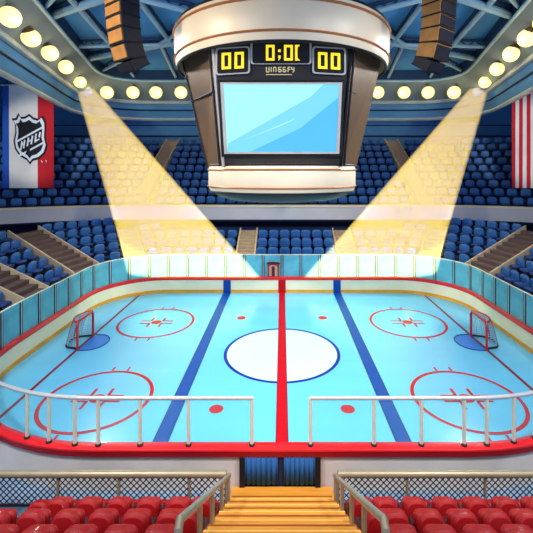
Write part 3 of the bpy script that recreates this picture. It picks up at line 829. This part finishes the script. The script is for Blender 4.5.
# ------------------------------------------------------------------ near stairs, handrails, fences, red seats
st = thing('wooden_staircase', 'golden wooden stairs descending to the curtained doorway', 'stairs', (0, 9.3, -.06))
ns = 14; run, rise = .375, .255
for i in range(ns):
    y1 = 9.3 - run * i; z = .2 + rise * i
    m = MB().box(-1.25, 1.25, y1 - run - 9.3, y1 - 9.3, 0 if i == 0 else z + .06 - rise - .02, z + .06 - .05); m.build('step', 'wood_gold', st)
    m = MB().box(-1.2, 1.2, y1 - run - 9.3 + .003, y1 - 9.3 + .03, z + .06 - .05, z + .06); o = m.build('tread', 'wood_gold', st)
    MB().box(-1.2, 1.2, y1 - 9.3 + .005, y1 - 9.3 + .034, z + .06 - .03, z + .066).build('nosing', 'wood_light' if i % 2 else 'wood_dark', o)
MB().box(-1.25, 1.25, 0, .42, 0, .17).build('landing', 'wood_gold', st)
for sx in (-1, 1):
    m = MB(); m.add([(sx * 1.26, .0, 0), (sx * 1.26, -run * ns, 0), (sx * 1.26, -run * ns, .26 + rise * ns - .1), (sx * 1.26, 0, .16)] + [(sx * 1.3, .0, 0), (sx * 1.3, -run * ns, 0), (sx * 1.3, -run * ns, .26 + rise * ns - .1), (sx * 1.3, 0, .16)],
                   [(0, 1, 2, 3), (7, 6, 5, 4), (0, 1, 5, 4), (1, 2, 6, 5), (2, 3, 7, 6), (3, 0, 4, 7)])
    m.build('stringer', 'wood_dark', st)
def stair_z(Y):
    i = max(0, min(ns - 1, math.floor((9.3 - Y) / run))); return .2 + rise * i
for sx, nm_ in ((-1, 'left'), (1, 'right')):
    X = sx * 1.19
    t = thing('stair_handrail', f'pale steel handrail sloping down the {nm_} side of the wooden stairs', 'handrail', (X, 8.75, stair_z(8.75)))
    z0 = stair_z(8.75)
    p0 = Vector((0, 0, 1.14 - z0)); p1 = Vector((0, 4.55 - 8.75, 3.92 - z0))
    MB().tube([p0 + Vector((0, .02, 0)), p0, p1, p1 + Vector((0, -.06, -.04)), p1 + Vector((0, -.09, -.14)), Vector((0, p1.y - .09, stair_z(4.46) - z0))], .05, 10).build('handrail', 'brass_rail', t, True)
    for q in (.02, .25, .5, .74):
        p = p0.lerp(p1, q); yb = 8.75 + p.y
        MB().tube([(0, p.y, stair_z(yb) - z0), p], .04, 8).build('post', 'brass_rail', t, True)
for sx, nm_ in ((-1, 'left'), (1, 'right')):
    x0 = sx * 1.26; L = 6.6
    t = thing('chain_link_fence', f'chain link fence with pale top rail in front of the {nm_} red seats', 'fence', (x0, 8.8, -.06))
    MB().tube([(0, 0, 1.2), (sx * L, 0, 1.2)], .075, 12).build('top_rail', 'brass_rail', t, True)
    MB().tube([(0, 0, .5), (sx * L, 0, .5)], .03, 8).build('bottom_rail', 'wire', t, True)
    for px in ((226, 189, 119, 58, -2) if sx < 0 else (338, 407, 485, 545)):
        x = (px - CX) / F * 8.8 - x0
        MB().tube([(x, 0, 0), (x, 0, 1.2)], .035, 8).build('post', 'brass_rail', t, True)
    m = MB(); z0, z1 = .5, 1.22; hgt = z1 - z0; sp_ = .14; nb = int((L + hgt) / sp_)
    for i in range(nb + 1):
        for dr in (-1, 1):
            a = i * sp_ - (hgt if dr > 0 else 0)
            xs, zs, xe, ze = a, z0, a + dr * hgt, z1
            # clip to the fence
            def clip(x, z, xo, zo):
                if x < 0: k = (0 - xo) / (x - xo); return 0, zo + (z - zo) * k
                if x > L: k = (L - xo) / (x - xo); return L, zo + (z - zo) * k
                return x, z
            if (xs < 0 and xe < 0) or (xs > L and xe > L): continue
            A_ = clip(xs, zs, xe, ze); B_ = clip(xe, ze, xs, zs)
            m.tube([(sx * A_[0], dr * .008, A_[1]), (sx * B_[0], dr * .008, B_[1])], .013, 4)
    m.build('wire_mesh', 'wire', t)

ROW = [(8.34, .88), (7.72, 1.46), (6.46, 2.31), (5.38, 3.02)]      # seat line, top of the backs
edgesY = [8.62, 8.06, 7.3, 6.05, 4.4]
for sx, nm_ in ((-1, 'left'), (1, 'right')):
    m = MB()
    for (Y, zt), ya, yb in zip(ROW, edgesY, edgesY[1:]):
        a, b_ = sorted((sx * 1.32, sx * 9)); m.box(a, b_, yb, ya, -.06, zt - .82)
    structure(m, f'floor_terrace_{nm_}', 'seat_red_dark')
pr_ = thing('arena_seat', 'x', 'seat', (0, 0, 0), 0, 'red seats below the rink')
MB().slab(.445, .54, .17, .17, (0, 0, .55), .16, .05, .92, bulge=.025).build('backrest', 'seat_red', pr_, True)
m = MB(); m.slab(.46, .4, .11, .09, (0, 0, 0), 0, .035); m.v = [(x, y + .16 + z * .25, z + .5) for x, y, z in m.v]; m.build('seat', 'seat_red', pr_, True)
MB().box(-.2, .2, .02, .1, .2, .3).build('seat_frame', 'seat_red_dark', pr_)
for s_ in (-1, 1):
    MB().box(s_ * .24 - .02, s_ * .24 + .02, -.02, .1, 0, .5).build('leg', 'seat_red_dark', pr_)
    MB().slab(.06, .07, .3, .02, (s_ * .255, .14, .5), 0, .015, bulge=.0).build('armrest', 'seat_red_dark', pr_, True)
PXS = {-1: [(38, 70, 99, 128, 157, 187, 212), (57, 87, 117, 147, 177, 206), (-5, 30, 65, 100, 134, 169, 198), (-8, 33, 75, 115.6, 157)],
       1: [(358, 392, 425, 460, 492, 522), (359, 382, 414, 447, 478, 508, 538), (366, 396, 431, 465, 498, 530), (405, 445, 486, 525)]}
PXS[1][1] = (357, 386, 416, 447, 478, 508, 538); PXS[1][2] = (362, 396, 431, 465, 498, 530)
first = True
for sx, nm_ in ((-1, 'left'), (1, 'right')):
    for r, (Y, zt) in enumerate(ROW):
        xs = sorted(PXS[sx][r], key=lambda p: abs(p - CX))
        for i, px in enumerate(xs):
            X = (px - CX) / F * Y
            if abs(X) < 1.6: X = math.copysign(1.6, X)
            loc = (X, Y, zt - .82)
            lab = f'red padded seat {("in front row by the fence", "in second row from the fence", "in third row from the fence", "in nearest row to the camera")[r]}, {nm_} block, {ORD[i + 1]} from stairs'
            if first: pr_.location = loc; pr_['label'] = lab; first = False
            else: dup(pr_, loc, 0, lab)

# ------------------------------------------------------------------ haze in the two light beams
hm = bpy.data.materials.new('beam_haze'); hm.use_nodes = True
nt = hm.node_tree; nt.nodes.remove(nt.nodes['Principled BSDF'])
vs_ = nt.nodes.new('ShaderNodeVolumeScatter'); vs_.inputs['Color'].default_value = (1, .76, .16, 1); vs_.inputs['Density'].default_value = 3.6; vs_.inputs['Anisotropy'].default_value = 0
nt.links.new(vs_.outputs[0], nt.nodes['Material Output'].inputs['Volume'])
MATS['beam_haze'] = hm
def beam_volume(apex_px, quad, YA, YBm, label):
    # cross-sections from the lamp down to the seats; each a flattened oval
    (ax0, ay0), (ax1, ay1) = apex_px
    rings_ = []
    top_l, top_r = at(ax0, ay0, YA), at(ax1, ay1, YA)
    bot_l, bot_r = at(*quad[0], YBm), at(*quad[1], YBm)
    o = (top_l + top_r) / 2
    for i in range(9):
        t = i / 8; l = top_l.lerp(bot_l, t) - o; r = top_r.lerp(bot_r, t) - o
        c = (l + r) / 2; u = (r - l) / 2; dpt = .5 + .1 * t
        rings_.append([c + u * math.cos(q) + Vector((0, 1, 0)) * dpt * math.sin(q) for q in [2 * PI * k / 32 for k in range(32)]])
    m = MB(); m.rings(rings_, True, True)
    ob = m.build('light_beam', 'beam_haze', None, True, o)
    tag(ob, label, 'light beam', None, 'stuff')
    return [top_l, top_r, bot_r, bot_l]
bl = beam_volume(((77, 92), (94, 88)), ((130, 280), (262, 280)), 32.2, 25.95, 'hazy yellow light beam shaped to fall from the left corner floodlights to the far stand')
br = beam_volume(((470, 88), (488, 92)), ((302, 280), (434, 280)), 32.2, 25.95, 'hazy yellow light beam shaped to fall from the right corner floodlights to the far stand')

# ------------------------------------------------------------------ lights
def spot(loc, to, power, col, size, blend=.4, rad_=.3, linear=False):
    l = bpy.data.lights.new('spot', 'SPOT'); l.energy = power; l.color = col; l.spot_size = math.radians(size); l.spot_blend = blend; l.shadow_soft_size = rad_
    o = bpy.data.objects.new('arena_fill_spot', l); COL.objects.link(o); o.location = loc  # shared by the ceiling-edge spots and added fill spots without fixtures
    o.rotation_euler = (Vector(to) - Vector(loc)).to_track_quat('-Z', 'Y').to_euler()
    if linear:
        l.use_nodes = True; t = l.node_tree; em = t.nodes['Emission']; fo = t.nodes.new('ShaderNodeLightFalloff'); fo.inputs['Strength'].default_value = 1
        t.links.new(fo.outputs['Linear'], em.inputs['Strength'])
    return o
def masked_fill_spot(loc, corners, power, col):
    """an added spot without a fixture, its light masked to the given corners"""
    loc = Vector(loc); c = sum(corners, Vector()) / len(corners)
    o = spot(loc, c, power, col, 60, .1, .05)
    bpy.context.view_layer.update()
    Rm = o.matrix_world.to_3x3().transposed()
    l = o.data; l.use_nodes = True; nt = l.node_tree; em = nt.nodes['Emission']
    tc = nt.nodes.new('ShaderNodeTexCoord'); prev = None
    for i in range(len(corners)):
        n_ = (corners[i] - loc).cross(corners[(i + 1) % len(corners)] - loc).normalized()
        if n_.dot(c - loc) < 0: n_ = -n_
        ln = Rm @ n_ * GOBO
        d = nt.nodes.new('ShaderNodeVectorMath'); d.operation = 'DOT_PRODUCT'; d.inputs[1].default_value = ln
        nt.links.new(tc.outputs['Normal'], d.inputs[0])
        mr = nt.nodes.new('ShaderNodeMapRange'); mr.inputs['From Min'].default_value = -.001; mr.inputs['From Max'].default_value = .006
        nt.links.new(d.outputs['Value'], mr.inputs['Value'])
        if prev is None: prev = mr.outputs[0]
        else:
            mu = nt.nodes.new('ShaderNodeMath'); mu.operation = 'MULTIPLY'; nt.links.new(prev, mu.inputs[0]); nt.links.new(mr.outputs[0], mu.inputs[1]); prev = mu.outputs[0]
    nt.links.new(prev, em.inputs['Strength'])
GOBO = 1
for sx, corners in ((-1, bl), (1, br)):
    masked_fill_spot((sx * 3.5, 3, 13), corners, 190000, (1, .74, .24))  # added unseen spots near the camera light the haze, not the corner floodlights
for sx in (-1, 1):
    spot((sx * 12.6, 21, 15.2), (-sx * 9, 19, .6), 8000, (.93, .97, 1), 84, .8, .5)
    spot((sx * 13.6, 29, 15.0), (sx * 4, 19, 0), 3000, (.95, .97, 1), 80, .8, .5)
    spot((sx * 8, 3.0, 15.5), (sx * 4, 18.5, 0), 7200, (.95, .98, 1), 80, .8, .6)
    spot((sx * 10, 1.0, 14.0), (sx * 4.5, 7, 1), 900, (1, .86, .66), 66, .8, .5)
    spot((sx * 12, 8, 15.5), (0, 17.6, 11), 4200 if sx < 0 else 1800, (1, .84, .58) if sx < 0 else (.9, .92, 1), 50, .8, .5)

for sx in (-1, 1): spot((sx * 10, 2, 11), (sx * 17.8, 28, 10), 13000, (1, .96, .9), 15, .6, .3)  # added fill on the flags, no fixture
for sx in (-1, 1): spot((sx * 3.5, 2.0, 14.5), (sx * 2.5, 9.6, .5), 1800, (1, .92, .8), 60, .8, .5)  # added fill over the doorway and near boards, unseen source
for sx in (-1, 1): spot((sx * 12, 3, 9), (sx * 10.5, 26, 17), 6000, (.8, .9, 1), 46, .8, .5)  # added uplights to brighten the ceiling, unseen source
w_ = bpy.data.worlds.new('world'); scn.world = w_; w_.use_nodes = True
nt = w_.node_tree; bg = nt.nodes['Background']; bg.inputs['Color'].default_value = (.42, .62, 1, 1); bg.inputs['Strength'].default_value = .75

# ------------------------------------------------------------------ camera and colour
c = bpy.data.cameras.new('camera'); c.sensor_width = 36; c.lens = F / 533 * 36
c.shift_x = -(CX - 266.5) / 533; c.shift_y = -(266.5 - HY) / 533; c.clip_end = 200
co = bpy.data.objects.new('camera', c); COL.objects.link(co); co.location = (0, 0, H); co.rotation_euler = (PI / 2, 0, 0)
scn.camera = co
scn.view_settings.view_transform = 'Standard'; scn.view_settings.look = 'None'; scn.view_settings.gamma = 1; scn.view_settings.use_curve_mapping = False
scn.view_settings.exposure = 0.0
scn.cycles.use_denoising = True
